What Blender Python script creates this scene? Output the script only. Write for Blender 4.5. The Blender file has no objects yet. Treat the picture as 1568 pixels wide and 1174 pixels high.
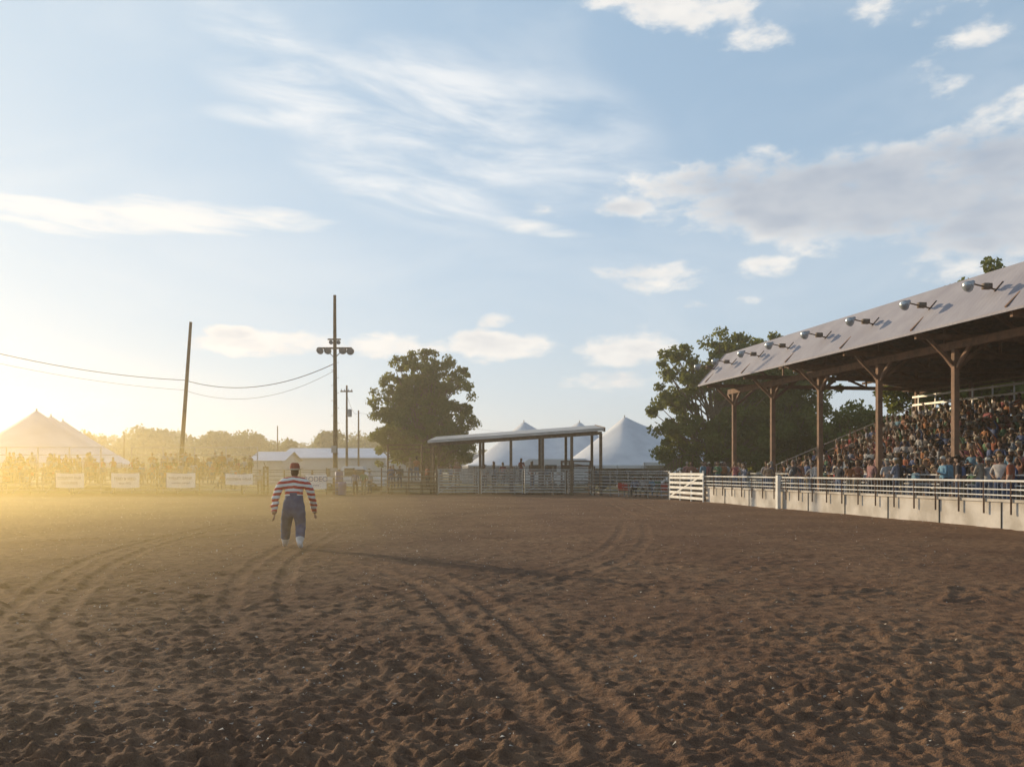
import bpy, math, random
import numpy as np
from mathutils import Vector, Matrix, Euler
random.seed(7); rng=np.random.default_rng(7)
scene=bpy.context.scene
H=1.7; F=1400.0; HZ=720.5
def gx(px,Y): return (px-784)/F*Y
def gz(py,Y): return H+(HZ-py)/F*Y
SUN_AZ=math.radians(-47); SUN_EL=math.radians(12)

# ------------------------------------------------------------ helpers
def link(o,parent=None):
    scene.collection.objects.link(o)
    if parent is not None: o.parent=parent
    return o
def empty(name,loc=(0,0,0),rotz=0):
    e=bpy.data.objects.new(name,None); e.location=loc; e.rotation_euler=(0,0,rotz); e.empty_display_size=.3
    return link(e)
class MB:
    def __init__(s): s.v=[]; s.f=[]; s.m=[]
    def add(s,vs,fs,m=0):
        b=len(s.v); s.v+= [tuple(p) for p in vs]; s.f+=[tuple(i+b for i in f) for f in fs]; s.m+=[m]*len(fs)
    def box(s,a,b,m=0):
        x0,y0,z0=a; x1,y1,z1=b
        s.add([(x0,y0,z0),(x1,y0,z0),(x1,y1,z0),(x0,y1,z0),(x0,y0,z1),(x1,y0,z1),(x1,y1,z1),(x0,y1,z1)],
          [(3,2,1,0),(4,5,6,7),(0,1,5,4),(1,2,6,5),(2,3,7,6),(3,0,4,7)],m)
    def beam(s,p,q,w,h,m=0):
        p=Vector(p);q=Vector(q);d=(q-p)
        if d.length<1e-6:return
        d.normalize(); up=Vector((0,0,1)) if abs(d.z)<.95 else Vector((0,1,0))
        r=d.cross(up).normalized(); u=r.cross(d)
        vs=[]
        for c in (p,q):
            for a,b in((-1,-1),(1,-1),(1,1),(-1,1)): vs.append(c+r*a*w/2+u*b*h/2)
        s.add(vs,[(0,1,2,3),(7,6,5,4),(0,4,5,1),(1,5,6,2),(2,6,7,3),(3,7,4,0)],m)
    def tube(s,p,q,r0,r1=None,n=8,m=0):
        if r1 is None:r1=r0
        p=Vector(p);q=Vector(q);d=(q-p)
        if d.length<1e-6:return
        d.normalize(); up=Vector((0,0,1)) if abs(d.z)<.95 else Vector((0,1,0))
        r=d.cross(up).normalized(); u=r.cross(d); vs=[]
        for c,R in((p,r0),(q,r1)):
            for i in range(n):
                a=2*math.pi*i/n; vs.append(c+r*math.cos(a)*R+u*math.sin(a)*R)
        fs=[(i,(i+1)%n,n+(i+1)%n,n+i) for i in range(n)]+[tuple(range(n-1,-1,-1)),tuple(range(n,2*n))]
        s.add(vs,fs,m)
    def lathe(s,c,axis,prof,n=12,m=0):
        c=Vector(c);d=Vector(axis).normalized(); up=Vector((0,0,1)) if abs(d.z)<.95 else Vector((0,1,0))
        r=d.cross(up).normalized(); u=r.cross(d); vs=[]
        for (t,R) in prof:
            for i in range(n):
                a=2*math.pi*i/n; vs.append(c+d*t+r*math.cos(a)*R+u*math.sin(a)*R)
        fs=[]
        for k in range(len(prof)-1):
            for i in range(n): fs.append((k*n+i,k*n+(i+1)%n,(k+1)*n+(i+1)%n,(k+1)*n+i))
        s.add(vs,fs,m)
    def ell(s,c,r,m=0,nu=12,nv=8,zmin=-1.0,fn=None):
        vs=[];fs=[]
        a0=math.asin(max(-1,zmin))
        for j in range(nv+1):
            ph=a0+(math.pi/2-a0)*j/nv
            for i in range(nu):
                th=2*math.pi*i/nu
                p=(math.cos(ph)*math.cos(th),math.cos(ph)*math.sin(th),math.sin(ph))
                if fn:p=fn(p)
                vs.append((c[0]+p[0]*r[0],c[1]+p[1]*r[1],c[2]+p[2]*r[2]))
        for j in range(nv):
            for i in range(nu): fs.append((j*nu+i,j*nu+(i+1)%nu,(j+1)*nu+(i+1)%nu,(j+1)*nu+i))
        s.add(vs,fs,m)
    def obj(s,name,mats,parent=None,smooth=False,loc=(0,0,0),rotz=0):
        me=bpy.data.meshes.new(name); me.from_pydata(s.v,[],s.f)
        for m in mats: me.materials.append(m)
        me.polygons.foreach_set('material_index',s.m)
        if smooth: me.polygons.foreach_set('use_smooth',[True]*len(s.f))
        me.update()
        o=bpy.data.objects.new(name,me); o.location=loc; o.rotation_euler=(0,0,rotz)
        return link(o,parent)

class NT:
    def __init__(s,tree): s.t=tree; s.n=tree.nodes; s.l=tree.links
    def new(s,ty,**k):
        n=s.n.new(ty)
        for a,b in k.items(): setattr(n,a,b)
        return n
    def put(s,sock,v):
        if isinstance(v,bpy.types.NodeSocket): s.l.new(v,sock)
        elif v is not None: sock.default_value=v
    def math(s,op,a,b=None,c=None,clamp=False):
        n=s.new('ShaderNodeMath',operation=op); n.use_clamp=clamp
        s.put(n.inputs[0],a)
        if b is not None:s.put(n.inputs[1],b)
        if c is not None:s.put(n.inputs[2],c)
        return n.outputs[0]
    def mix(s,f,a,b,mode='MIX'):
        n=s.new('ShaderNodeMix',data_type='RGBA',blend_type=mode)
        s.put(n.inputs[0],f); 
        s.put(n.inputs[6],a if isinstance(a,bpy.types.NodeSocket) else (*a,1)); s.put(n.inputs[7],b if isinstance(b,bpy.types.NodeSocket) else (*b,1))
        return n.outputs[2]
    def ss(s,v,lo,hi,a=0.,b=1.):
        n=s.new('ShaderNodeMapRange',interpolation_type='SMOOTHSTEP'); s.put(n.inputs[0],v)
        n.inputs[1].default_value=lo;n.inputs[2].default_value=hi;n.inputs[3].default_value=a;n.inputs[4].default_value=b
        return n.outputs[0]
    def noise(s,vec,scale,detail=4,rough=.55,dist=0.):
        n=s.new('ShaderNodeTexNoise'); 
        if vec is not None: s.l.new(vec,n.inputs['Vector'])
        n.inputs['Scale'].default_value=scale;n.inputs['Detail'].default_value=detail;n.inputs['Roughness'].default_value=rough;n.inputs['Distortion'].default_value=dist
        return n.outputs['Fac']
    def comb(s,x,y,z=0.):
        n=s.new('ShaderNodeCombineXYZ'); s.put(n.inputs[0],x);s.put(n.inputs[1],y);s.put(n.inputs[2],z); return n.outputs[0]

def mat(name,c1,c2=None,scale=3.,rough=.8,metal=0.,bump=0.,bscale=30.,detail=5,spec=.3):
    m=bpy.data.materials.new(name); m.use_nodes=True; t=NT(m.node_tree); b=t.n['Principled BSDF']
    b.inputs['Roughness'].default_value=rough; b.inputs['Metallic'].default_value=metal
    b.inputs['Specular IOR Level'].default_value=spec
    tc=t.new('ShaderNodeTexCoord').outputs['Object']
    if c2 is None: c2=tuple(x*.75 for x in c1)
    f=t.noise(tc,scale,detail)
    f=t.ss(f,.3,.7)
    t.l.new(t.mix(f,c1,c2),b.inputs['Base Color'])
    if bump>0:
        bn=t.new('ShaderNodeBump'); bn.inputs['Strength'].default_value=bump; bn.inputs['Distance'].default_value=.02
        t.l.new(t.noise(tc,bscale,4),bn.inputs['Height']); t.l.new(bn.outputs[0],b.inputs['Normal'])
    return m

def randmat(name,cols,k,rough=.85):
    m=bpy.data.materials.new(name); m.use_nodes=True; t=NT(m.node_tree); b=t.n['Principled BSDF']
    b.inputs['Roughness'].default_value=rough; b.inputs['Specular IOR Level'].default_value=.2
    r=t.new('ShaderNodeObjectInfo').outputs['Random']
    r=t.math('FRACT',t.math('MULTIPLY',r,k))
    cr=t.new('ShaderNodeValToRGB'); cr.color_ramp.interpolation='CONSTANT'
    e=cr.color_ramp.elements
    while len(e)<len(cols): e.new(0.5)
    for i,c in enumerate(cols): e[i].position=i/len(cols); e[i].color=(*c,1)
    t.l.new(r,cr.inputs[0]); 
    tc=t.new('ShaderNodeTexCoord').outputs['Object']
    f=t.noise(tc,9,2)
    col=t.mix(t.ss(f,.35,.65,0,.3),cr.outputs[0],(.1,.08,.07))
    t.l.new(col,b.inputs['Base Color'])
    return m

# ------------------------------------------------------------ camera
cam=bpy.data.cameras.new('camera'); co=bpy.data.objects.new('camera',cam); link(co)
co.location=(0,0,H); co.rotation_euler=(math.radians(90),0,0)
cam.sensor_width=36; cam.lens=36*F/1568; cam.shift_y=(HZ-587)/1568; cam.clip_start=.1; cam.clip_end=12000
scene.camera=co
scene.view_settings.view_transform='Standard'; scene.view_settings.look='None'; scene.view_settings.exposure=0

# ------------------------------------------------------------ sun + sky
d=Vector((math.sin(SUN_AZ)*math.cos(SUN_EL),math.cos(SUN_AZ)*math.cos(SUN_EL),math.sin(SUN_EL)))
sl=bpy.data.lights.new('sun','SUN'); sl.energy=5.0; sl.angle=math.radians(.5); sl.color=(1,.76,.46)
so=bpy.data.objects.new('sun',sl); so.rotation_euler=d.to_track_quat('Z','Y').to_euler(); link(so)

w=bpy.data.worlds.new('World'); scene.world=w; w.use_nodes=True
try: w.cycles.sampling_method='MANUAL'; w.cycles.sample_map_resolution=512
except Exception as e: print(e)
t=NT(w.node_tree); bg=t.n['Background']; bg.inputs[1].default_value=.108
sky=t.new('ShaderNodeTexSky',sky_type='NISHITA'); sky.sun_disc=False; sky.sun_elevation=SUN_EL; sky.sun_rotation=SUN_AZ
sky.air_density=1.0; sky.dust_density=.7; sky.ozone_density=1.6; sky.altitude=1200
tc=t.new('ShaderNodeTexCoord'); sp=t.new('ShaderNodeSeparateXYZ'); t.l.new(tc.outputs['Generated'],sp.inputs[0])
az=t.math('ARCTAN2',sp.outputs[0],sp.outputs[1]); el=t.math('ARCSINE',sp.outputs[2])
AE=t.comb(az,el,0.)
def ang(px,py):
    return math.atan((px-784)/F), math.atan((HZ-py)/math.hypot(F,px-784))
def field(lst):
    cur=None
    for (px,py,wx,hy,tilt,st) in lst:
        a0,e0=ang(px,py); ww=wx/F; hh=hy/F
        mp_=t.new('ShaderNodeMapping',vector_type='TEXTURE'); t.l.new(AE,mp_.inputs['Vector'])
        mp_.inputs['Location'].default_value=(a0,e0,0); mp_.inputs['Rotation'].default_value=(0,0,math.atan(tilt)); mp_.inputs['Scale'].default_value=(ww,hh,1)
        dt_=t.new('ShaderNodeVectorMath',operation='DOT_PRODUCT'); t.l.new(mp_.outputs[0],dt_.inputs[0]); t.l.new(mp_.outputs[0],dt_.inputs[1]); q=dt_.outputs['Value']
        m=t.math('MULTIPLY_ADD',q,-st,st)
        cur=m if cur is None else t.math('MAXIMUM',cur,m)
    return t.math('MAXIMUM',cur,-1.)
cum=[(1340,300,360,78,-.06,1.5),(1150,278,170,50,0,1.2),(1480,255,260,60,.05,1.3),(960,318,60,20,0,.7),(1560,335,220,60,0,1.3),
 (1050,8,190,36,-.2,1.2),(1170,42,90,32,0,1.1),(1380,12,110,26,0,.6),(1495,48,50,18,.2,.5),
 (1545,165,60,28,.2,.7),(1450,125,45,20,-.2,.3),
 (1040,418,130,24,.02,.8),(1150,412,60,20,0,.6),(1485,408,90,20,.05,.7),(1310,415,40,9,0,.5),(1100,464,50,9,0,.4),
 (775,528,105,30,0,1.4),(760,492,34,14,0,1.2),(960,530,95,30,.05,1.4),(990,512,40,20,0,1.),(420,528,125,22,.03,1.3),(360,512,45,14,0,1.2),(610,528,90,24,0,1.3),
 (5,500,30,20,0,.7),(860,315,45,16,0,.35),(930,585,90,12,0,.3),(10,605,50,14,0,.3)]
cir=[(600,190,250,70,-.30,1.0),(450,110,140,45,-.5,.7),(430,180,90,14,0,.8),(620,280,150,50,-.25,1.1),(560,210,80,22,-.1,.9),(800,210,170,80,-.2,.6),(700,160,150,60,-.3,.8)]
strk=[(90,325,150,20,-.03,.9),(300,332,190,22,.03,1.0),(60,342,80,10,-.1,.7),(820,350,80,12,-.12,.75),(100,610,180,16,0,.4)]
M=field(cum)
v1=t.comb(t.math('MULTIPLY',az,12.),t.math('MULTIPLY',el,24.),3.1)
N1=t.math('MULTIPLY_ADD',t.noise(v1,1.,2,.5,.0),.6,t.math('MULTIPLY',t.noise(v1,3.1,5,.6,.1),.4))
dens=t.math('MULTIPLY_ADD',M,.5,t.math('MULTIPLY',t.math('SUBTRACT',N1,.52),2.6))
D=t.ss(dens,-.02,.52)
Mb=field(cum[:5])
thick=t.math('MAXIMUM',t.ss(t.math('MULTIPLY_ADD',t.math('SUBTRACT',N1,.5),1.6,Mb),.25,1.25),t.ss(dens,.4,1.2,0.,.55))
N1b=t.noise(v1,1.7,2,.5,0.)
rel=t.math('MULTIPLY',t.math('SUBTRACT',N1b,.42),1.6)
shade=t.math('MULTIPLY_ADD',thick,.75,t.math('MULTIPLY',rel,.45),clamp=True)
C=field(cir)
c1=t.math('MULTIPLY_ADD',az,6.,t.math('MULTIPLY',el,2.))
c2=t.math('MULTIPLY_ADD',el,24.,t.math('MULTIPLY',az,2.))
NC=t.noise(t.comb(c1,c2,8.),1.,5,.58,.45)
DC=t.math('MULTIPLY',t.ss(C,-.9,.9),t.ss(NC,.32,.74)); DC=t.math('MULTIPLY',DC,.9)
S=field(strk)
NS=t.noise(t.comb(t.math('MULTIPLY',az,12.),t.math('MULTIPLY',el,60.),1.),1.,5,.55,.4)
DS=t.math('MULTIPLY',t.ss(t.math('MULTIPLY_ADD',S,.6,t.math('MULTIPLY',t.math('SUBTRACT',NS,.5),1.6)),-.15,.7),.85)
veil=t.math('MULTIPLY',t.ss(t.noise(t.comb(t.math('MULTIPLY',az,3.),t.math('MULTIPLY',el,7.),5.),1.,4,.6,.6),.4,.8),.3)
hor=t.math('MULTIPLY',t.math('EXPONENT',t.math('MULTIPLY',t.math('MAXIMUM',el,0.),-7.)),.78)
base=sky.outputs[0]
# thin high haze, strongest low down and toward the sun; the zenith and the sky behind stay deeper blue
zen=t.ss(el,.5,.85,1.,.25); back=t.ss(t.math('ABSOLUTE',t.math('ADD',az,.2)),.9,2.0,1.,.45); lowf=t.math('MULTIPLY',zen,back)
pale=t.math('MULTIPLY',t.ss(az,-.75,.55,.70,.54),lowf)
base=t.mix(pale,base,(4.5,6.5,8.5))
base=t.mix(t.math('MULTIPLY',t.ss(az,-.8,.25,1.,0.),.45),base,(6.9,7.9,8.3))
hor=t.math('MULTIPLY',hor,back); veil=t.math('MULTIPLY',veil,lowf)
base=t.mix(hor,base,(8.0,8.0,7.5))
base=t.mix(veil,base,(8.0,8.4,8.6))
base=t.mix(DC,base,(8.9,9.0,9.0))
base=t.mix(DS,base,(9.2,9.0,8.6))
ccol=t.mix(shade,(9.4,9.0,8.4),(4.1,4.6,5.4))
base=t.mix(t.math('MULTIPLY',D,.88),base,ccol)
t.l.new(base,bg.inputs[0])

# ------------------------------------------------------------ materials
M_wood=mat('weathered_wood',(.20,.14,.09),(.11,.075,.05),6,.85,bump=.3)
M_darkwood=mat('dark_timber',(.17,.105,.075),(.10,.065,.048),5,.85)
M_steel=mat('galvanised_steel',(.42,.42,.43),(.30,.29,.29),2,.5,.35)
M_rust=mat('rusty_pipe',(.18,.105,.07),(.10,.065,.045),8,.7,.2)
M_white=mat('white_paint',(.78,.77,.74),(.62,.60,.56),2,.6)
M_conc=mat('painted_concrete',(.60,.56,.51),(.40,.36,.31),1.3,.85,bump=.2,bscale=12)
M_black=mat('black_rubber',(.03,.03,.03),(.05,.045,.04),4,.8)
M_glass=mat('lamp_glass',(.45,.5,.55),(.3,.35,.4),6,.2,.4,spec=.6)
M_canvas=mat('tent_canvas',(.74,.75,.78),(.62,.63,.67),.5,.7)
M_blue=mat('blue_vinyl',(.03,.06,.22),(.04,.08,.28),3,.5)
M_redp=mat('red_plastic',(.45,.04,.03),(.35,.04,.03),3,.5)
M_plank=mat('aluminium_plank',(.55,.53,.50),(.38,.36,.33),2,.5,.3)

def roofmat(name,c1,c2,axis,freq,st=.25,rough=.5,metal=.2):
    m=mat(name,c1,c2,.8,rough,metal); t=NT(m.node_tree); b=t.n['Principled BSDF']
    tcx=t.new('ShaderNodeTexCoord').outputs['Object']; s_=t.new('ShaderNodeSeparateXYZ'); t.l.new(tcx,s_.inputs[0])
    wv=t.math('SINE',t.math('MULTIPLY',s_.outputs[axis],freq)); wv=t.math('POWER',t.math('ABSOLUTE',wv),4.)
    bn=t.new('ShaderNodeBump'); bn.inputs['Strength'].default_value=st; bn.inputs['Distance'].default_value=.02
    t.l.new(wv,bn.inputs['Height']); t.l.new(bn.outputs[0],b.inputs['Normal']); return m
M_roof=roofmat('corrugated_roof',(.33,.32,.36),(.26,.25,.29),1,14.,.15,.75,0.)
M_roof2=roofmat('shelter_roof_sheet',(.50,.48,.46),(.36,.34,.32),0,8.)

def leafmat(name,a,b_,tl=.4):
    m=bpy.data.materials.new(name); m.use_nodes=True; t=NT(m.node_tree)
    for n in list(t.n):
        if n.type=='BSDF_PRINCIPLED': t.n.remove(n)
    at=t.new('ShaderNodeAttribute',attribute_name='tint')
    col=t.mix(at.outputs['Fac'],a,b_)
    df=t.new('ShaderNodeBsdfDiffuse'); tr=t.new('ShaderNodeBsdfTranslucent'); mx=t.new('ShaderNodeMixShader'); mx.inputs[0].default_value=tl
    t.l.new(col,df.inputs[0]); t.l.new(t.mix(.5,col,(.26,.25,.04)),tr.inputs[0]); t.l.new(df.outputs[0],mx.inputs[1]); t.l.new(tr.outputs[0],mx.inputs[2])
    t.l.new(mx.outputs[0],t.n['Material Output'].inputs[0]); return m
M_leaf=leafmat('foliage_green',(.075,.11,.03),(.19,.21,.055),.45)
M_leafd=leafmat('distant_foliage',(.10,.12,.06),(.16,.16,.08))

# ------------------------------------------------------------ ground
perm=rng.permutation(256); perm=np.concatenate([perm,perm]); ga=rng.random(256)*2*np.pi
def gnoise(x,y):
    xi=np.floor(x).astype(int); yi=np.floor(y).astype(int); fx=x-xi; fy=y-yi
    def g(ix,iy,dx,dy):
        h=perm[(perm[ix&255]+iy)&255]; a=ga[h]; return np.cos(a)*dx+np.sin(a)*dy
    u=fx*fx*fx*(fx*(fx*6-15)+10); v=fy*fy*fy*(fy*(fy*6-15)+10)
    a=g(xi,yi,fx,fy);b=g(xi+1,yi,fx-1,fy);c=g(xi,yi+1,fx,fy-1);d_=g(xi+1,yi+1,fx-1,fy-1)
    return (a+(b-a)*u)+((c+(d_-c)*u)-(a+(b-a)*u))*v
def ground():
    th=np.concatenate([np.radians(np.arange(-180,-40,4.)),np.radians(np.arange(-40,40,.13)),np.radians(np.arange(40,180,4.))])
    r=[.25]
    while r[-1]<4.2: r.append(r[-1]*1.1)
    while r[-1]<75: r.append(r[-1]*1.0036)
    while r[-1]<6000: r.append(r[-1]*1.12)
    r=np.array(r); R,T=np.meshgrid(r,th,indexing='ij'); X=R*np.sin(T); Y=R*np.cos(T)
    cell=R*.0036
    def fade(wl): return np.clip((wl/cell-1.8)/2,0,1)
    wx=gnoise(X*1.1+9,Y*1.1)*.3; wy=gnoise(X*1.1,Y*1.1+31)*.3
    big=gnoise(X*.18,Y*.18)*.05+gnoise(X*.5+5,Y*.5)*.03
    a1=gnoise((X+wx)*2.1,(Y+wy)*3.2); a2=gnoise((X+wx)*4.3+17,(Y+wy)*6.); a3=gnoise(X*9+3,Y*11.5); a4=gnoise(X*17+1,Y*21); a5=gnoise(X*36,Y*40)
    cl1=np.maximum(gnoise(X*5.1+70,Y*6.3)-.12,0); cl2=np.maximum(gnoise(X*11+20,Y*12.3)-.05,0); cl3=np.maximum(gnoise(X*24+20,Y*25)-.0,0)
    patch=np.clip(.95+.9*gnoise(X*.35+40,Y*.5),.5,1.35)
    rough=(.024*a1*fade(.4)+.030*a2*fade(.2)+.030*a3*fade(.1)+.024*a4*fade(.055)+.012*a5*fade(.027)
          +cl1*.065*fade(.18)+cl2*.085*fade(.09)+cl3*.055*fade(.045))*patch
    tr_m=np.zeros_like(X); tr_z=np.zeros_like(X)
    tracks=[([(.75,4.2),(.52,5.8),(.22,7.4),(-.35,10.4),(-1.1,14),(-2.5,16.6),(-5,19),(-9,21)],.30,.8),
            ([(-5.0,9.),(-6.1,12),(-7.5,16),(-8.6,22),(-9,30),(-7,42)],.32,.8),
            ([(-2.9,10.5),(-3.9,14),(-4.6,18),(-5.2,26)],.35,.6),
            ([(-3.2,6.5),(-5.5,10),(-9.5,15),(-15,21)],.4,.9),([(-1.6,6),(-1.2,9),(-.2,13),(2.5,19),(4,30)],.36,.4),
            ([(6.5,30),(5.2,38),(6,50)],.7,.8),([(-1,24),(2.5,20),(7,18.5),(12,18)],.8,.5),([(-12,20),(-8,24),(-3,33),(0,45)],.7,.7)]
    for tr,offv,amp in tracks:
        dist=np.full(X.shape,1e9); al=np.zeros_like(X); acc=0
        P=np.array(tr); tt=np.linspace(0,len(P)-1,len(P)*5); Q=np.stack([np.interp(tt,range(len(P)),P[:,0]),np.interp(tt,range(len(P)),P[:,1])],1)
        for _ in range(8): Q[1:-1]=(Q[:-2]+Q[2:]+2*Q[1:-1])/4
        for a,b in zip(Q[:-1],Q[1:]):
            ab=b-a; L=np.hypot(*ab); s_=np.clip(((X-a[0])*ab[0]+(Y-a[1])*ab[1])/L**2,0,1)
            dx=X-a[0]-s_*ab[0]; dy=Y-a[1]-s_*ab[1]; dd=np.hypot(dx,dy); sg=np.sign(ab[0]*dy-ab[1]*dx)
            k=dd<np.abs(dist); dist=np.where(k,dd*np.where(sg==0,1,sg),dist); al=np.where(k,acc+s_*L,al); acc+=L
        ends=np.clip(al/1.5,0,1)*np.clip((acc-al)/1.5,0,1)*amp
        for off in (-offv,offv):
            wv=gnoise(X*.9+off*7,Y*.9)*.06
            e=np.exp(-((dist-off+wv)/.11)**4)*ends; berm=np.exp(-((np.abs(dist-off+wv)-.17)/.06)**2)*ends
            cle=np.sin(al*2*np.pi/.14+np.abs(dist-off)*18)*.006*fade(.14)
            tr_m=np.maximum(tr_m,e*.6); tr_z+=e*(-.021+cle)+berm*.016
    Z=big+rough*(1-tr_m)+tr_z
    far=np.clip((R-70)/30,0,1); Z*=1-far
    Z[R<4.]*=.3
    nr,nt=X.shape; vs=np.stack([X,Y,Z],-1).reshape(-1,3); vs=np.vstack([vs,[[0,0,0]]])
    i=np.arange(nr-1)[:,None]*nt; j=np.arange(nt)[None,:]; j2=(j+1)%nt
    q=np.stack([i+j,i+nt+j,i+nt+j2,i+j2],-1).reshape(-1,4)[:,::-1]
    tri=[(nr*nt,k,(k+1)%nt) for k in range(nt)]
    me=bpy.data.meshes.new('ground'); nq=len(q)
    me.vertices.add(len(vs)); me.vertices.foreach_set('co',vs.ravel())
    loops=np.concatenate([q.ravel(),np.array(tri)[:,::-1].ravel()])
    me.loops.add(len(loops)); me.loops.foreach_set('vertex_index',loops)
    ls=np.concatenate([np.arange(nq)*4,nq*4+np.arange(len(tri))*3]); me.polygons.add(nq+len(tri)); me.polygons.foreach_set('loop_start',ls)
    me.update(calc_edges=True)
    me.polygons.foreach_set('use_smooth',[True]*len(me.polygons))
    m=bpy.data.materials.new('arena_dirt'); m.use_nodes=True; t=NT(m.node_tree); b=t.n['Principled BSDF']
    b.inputs['Roughness'].default_value=.95; b.inputs['Specular IOR Level'].default_value=.08
    tc=t.new('ShaderNodeTexCoord').outputs['Object']; sp=t.new('ShaderNodeSeparateXYZ'); t.l.new(tc,sp.inputs[0])
    c=t.mix(t.ss(t.noise(tc,.35,4),.35,.65),(.20,.115,.072),(.26,.158,.096))
    c=t.mix(t.ss(t.noise(tc,5,5,.65),.4,.65,0,.7),c,(.108,.062,.041))
    c=t.mix(t.ss(t.noise(tc,45,2,.6),.58,.75,0,.5),c,(.28,.18,.11))
    yy=t.math('ADD',sp.outputs[1],t.math('MULTIPLY',t.noise(tc,.2,2),4.))
    c=t.mix(t.ss(yy,68.,74.),c,(.13,.11,.055))
    t.l.new(c,b.inputs['Base Color'])
    bn=t.new('ShaderNodeBump'); bn.inputs['Strength'].default_value=1.; bn.inputs['Distance'].default_value=.035
    hgt=t.math('MULTIPLY_ADD',t.noise(tc,4.5,5,.62),2.2,t.noise(tc,30,4,.7))
    t.l.new(hgt,bn.inputs['Height']); t.l.new(bn.outputs[0],b.inputs['Normal'])
    me.materials.append(m); o=bpy.data.objects.new('ground',me); link(o)
ground()

pb=MB()
for k in range(3400):
    y=5.5+ (random.random()**1.3)*52; x=random.uniform(-.62,.5)*y
    if random.random()<.35 and x>0: x=-x
    s_=random.uniform(.006,.016)*(1+y*.022)
    c=Vector((x,y,.040)); pts=[c+Vector((random.uniform(-1,1),random.uniform(-1,1),random.uniform(-.3,.8))).normalized()*s_*random.uniform(.6,1.4) for _ in range(4)]
    pb.add(pts,[(0,1,2),(0,2,3),(0,3,1),(1,3,2)])
pb.obj('pebbles',[mat('pale_pebble',(.6,.54,.46),(.38,.31,.25),9,.9)])

# ------------------------------------------------------------ people
M_skin=randmat('skin',[(.33,.21,.16),(.38,.26,.2),(.28,.17,.125),(.22,.13,.095)],3.1,.6)
M_shirt=randmat('shirt',[(.30,.10,.06),(.45,.42,.4),(.2,.24,.3),(.35,.31,.26),(.4,.4,.42),(.12,.12,.14),(.08,.12,.25),(.4,.05,.05),(.15,.3,.42),(.38,.17,.08),(.05,.05,.06),(.33,.24,.16),(.42,.38,.37),(.35,.12,.14),(.1,.2,.12),(.3,.14,.1),(.22,.24,.32),(.34,.18,.17)],7.7)
M_pants=randmat('trousers',[(.05,.08,.16),(.09,.12,.2),(.04,.04,.05),(.3,.24,.17),(.12,.16,.25)],13.3)
M_hair=randmat('hair',[(.05,.03,.02),(.12,.07,.035),(.28,.19,.09),(.02,.015,.012),(.3,.28,.26)],23.9)
M_hat=randmat('hat_felt',[(.6,.55,.42),(.1,.06,.04),(.62,.6,.55),(.03,.03,.03),(.35,.25,.15)],31.7)
M_shoe=mat('boots',(.07,.045,.03),(.05,.03,.02),9,.6)
M_eye=mat('eye_dark',(.02,.015,.012),(.03,.02,.02),9,.3)
PM=[M_skin,M_shirt,M_pants,M_hair,M_hat,M_shoe,M_eye]

def skin_mesh(name,verts,rad,edges,labels,sub=1):
    me=bpy.data.meshes.new(name+'_sk'); me.from_pydata(verts,edges,[]); o=bpy.data.objects.new(name+'_sk',me); scene.collection.objects.link(o)
    md=o.modifiers.new('s','SKIN'); md.use_smooth_shade=True
    sd=me.skin_vertices[0].data
    for i,r in enumerate(rad):
        sd[i].radius=r if isinstance(r,tuple) else (r,r); sd[i].use_root=(i==0)
    ss_=o.modifiers.new('ss','SUBSURF'); ss_.levels=sub; ss_.render_levels=sub
    dg=bpy.context.evaluated_depsgraph_get(); dg.update(); ev=o.evaluated_get(dg); m2=ev.to_mesh()
    V=[v.co.copy() for v in m2.vertices]; Fc=[tuple(p.vertices) for p in m2.polygons]
    ev.to_mesh_clear(); bpy.data.objects.remove(o); 
    segs=[(Vector(verts[a]),Vector(verts[b]),labels[k]) for k,(a,b) in enumerate(edges)]
    mi=[]
    for f in Fc:
        c=sum((V[i] for i in f),Vector())/len(f); best=1e9;bm=0
        for a,b,l in segs:
            ab=b-a; s_=max(0,min(1,(c-a).dot(ab)/max(ab.length_squared,1e-9))); dd=(c-a-ab*s_).length
            if dd<best: best=dd;bm=l
        mi.append(bm)
    return V,Fc,mi
def hand(mb,wr,palm,sgn,m=0,s=1.):
    wr=Vector(wr);palm=Vector(palm); d_=(palm-wr).normalized(); side=Vector((0,-1,0)); side=(side-d_*side.dot(d_)).normalized(); cur=d_.cross(side)*(-sgn)
    if side.length<.1: side=Vector((1,0,0))
    for k,L in enumerate((.072,.082,.076,.058)):
        b=palm+side*(.030-.02*k)*s+d_*.02*s; p1=b+d_*L*.5*s; p2=p1+(d_*.75+cur*.55).normalized()*L*.5*s
        mb.tube(b,p1,.0095*s,.009*s,6,m); mb.tube(p1,p2,.009*s,.007*s,6,m)
    b=palm-d_*.03*s+side*.03*s; p1=b+(side*.8+d_*.6).normalized()*.035*s; p2=p1+(side*.3+d_*.9).normalized()*.03*s
    mb.tube(b,p1,.012*s,.011*s,6,m); mb.tube(p1,p2,.011*s,.008*s,6,m)
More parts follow.
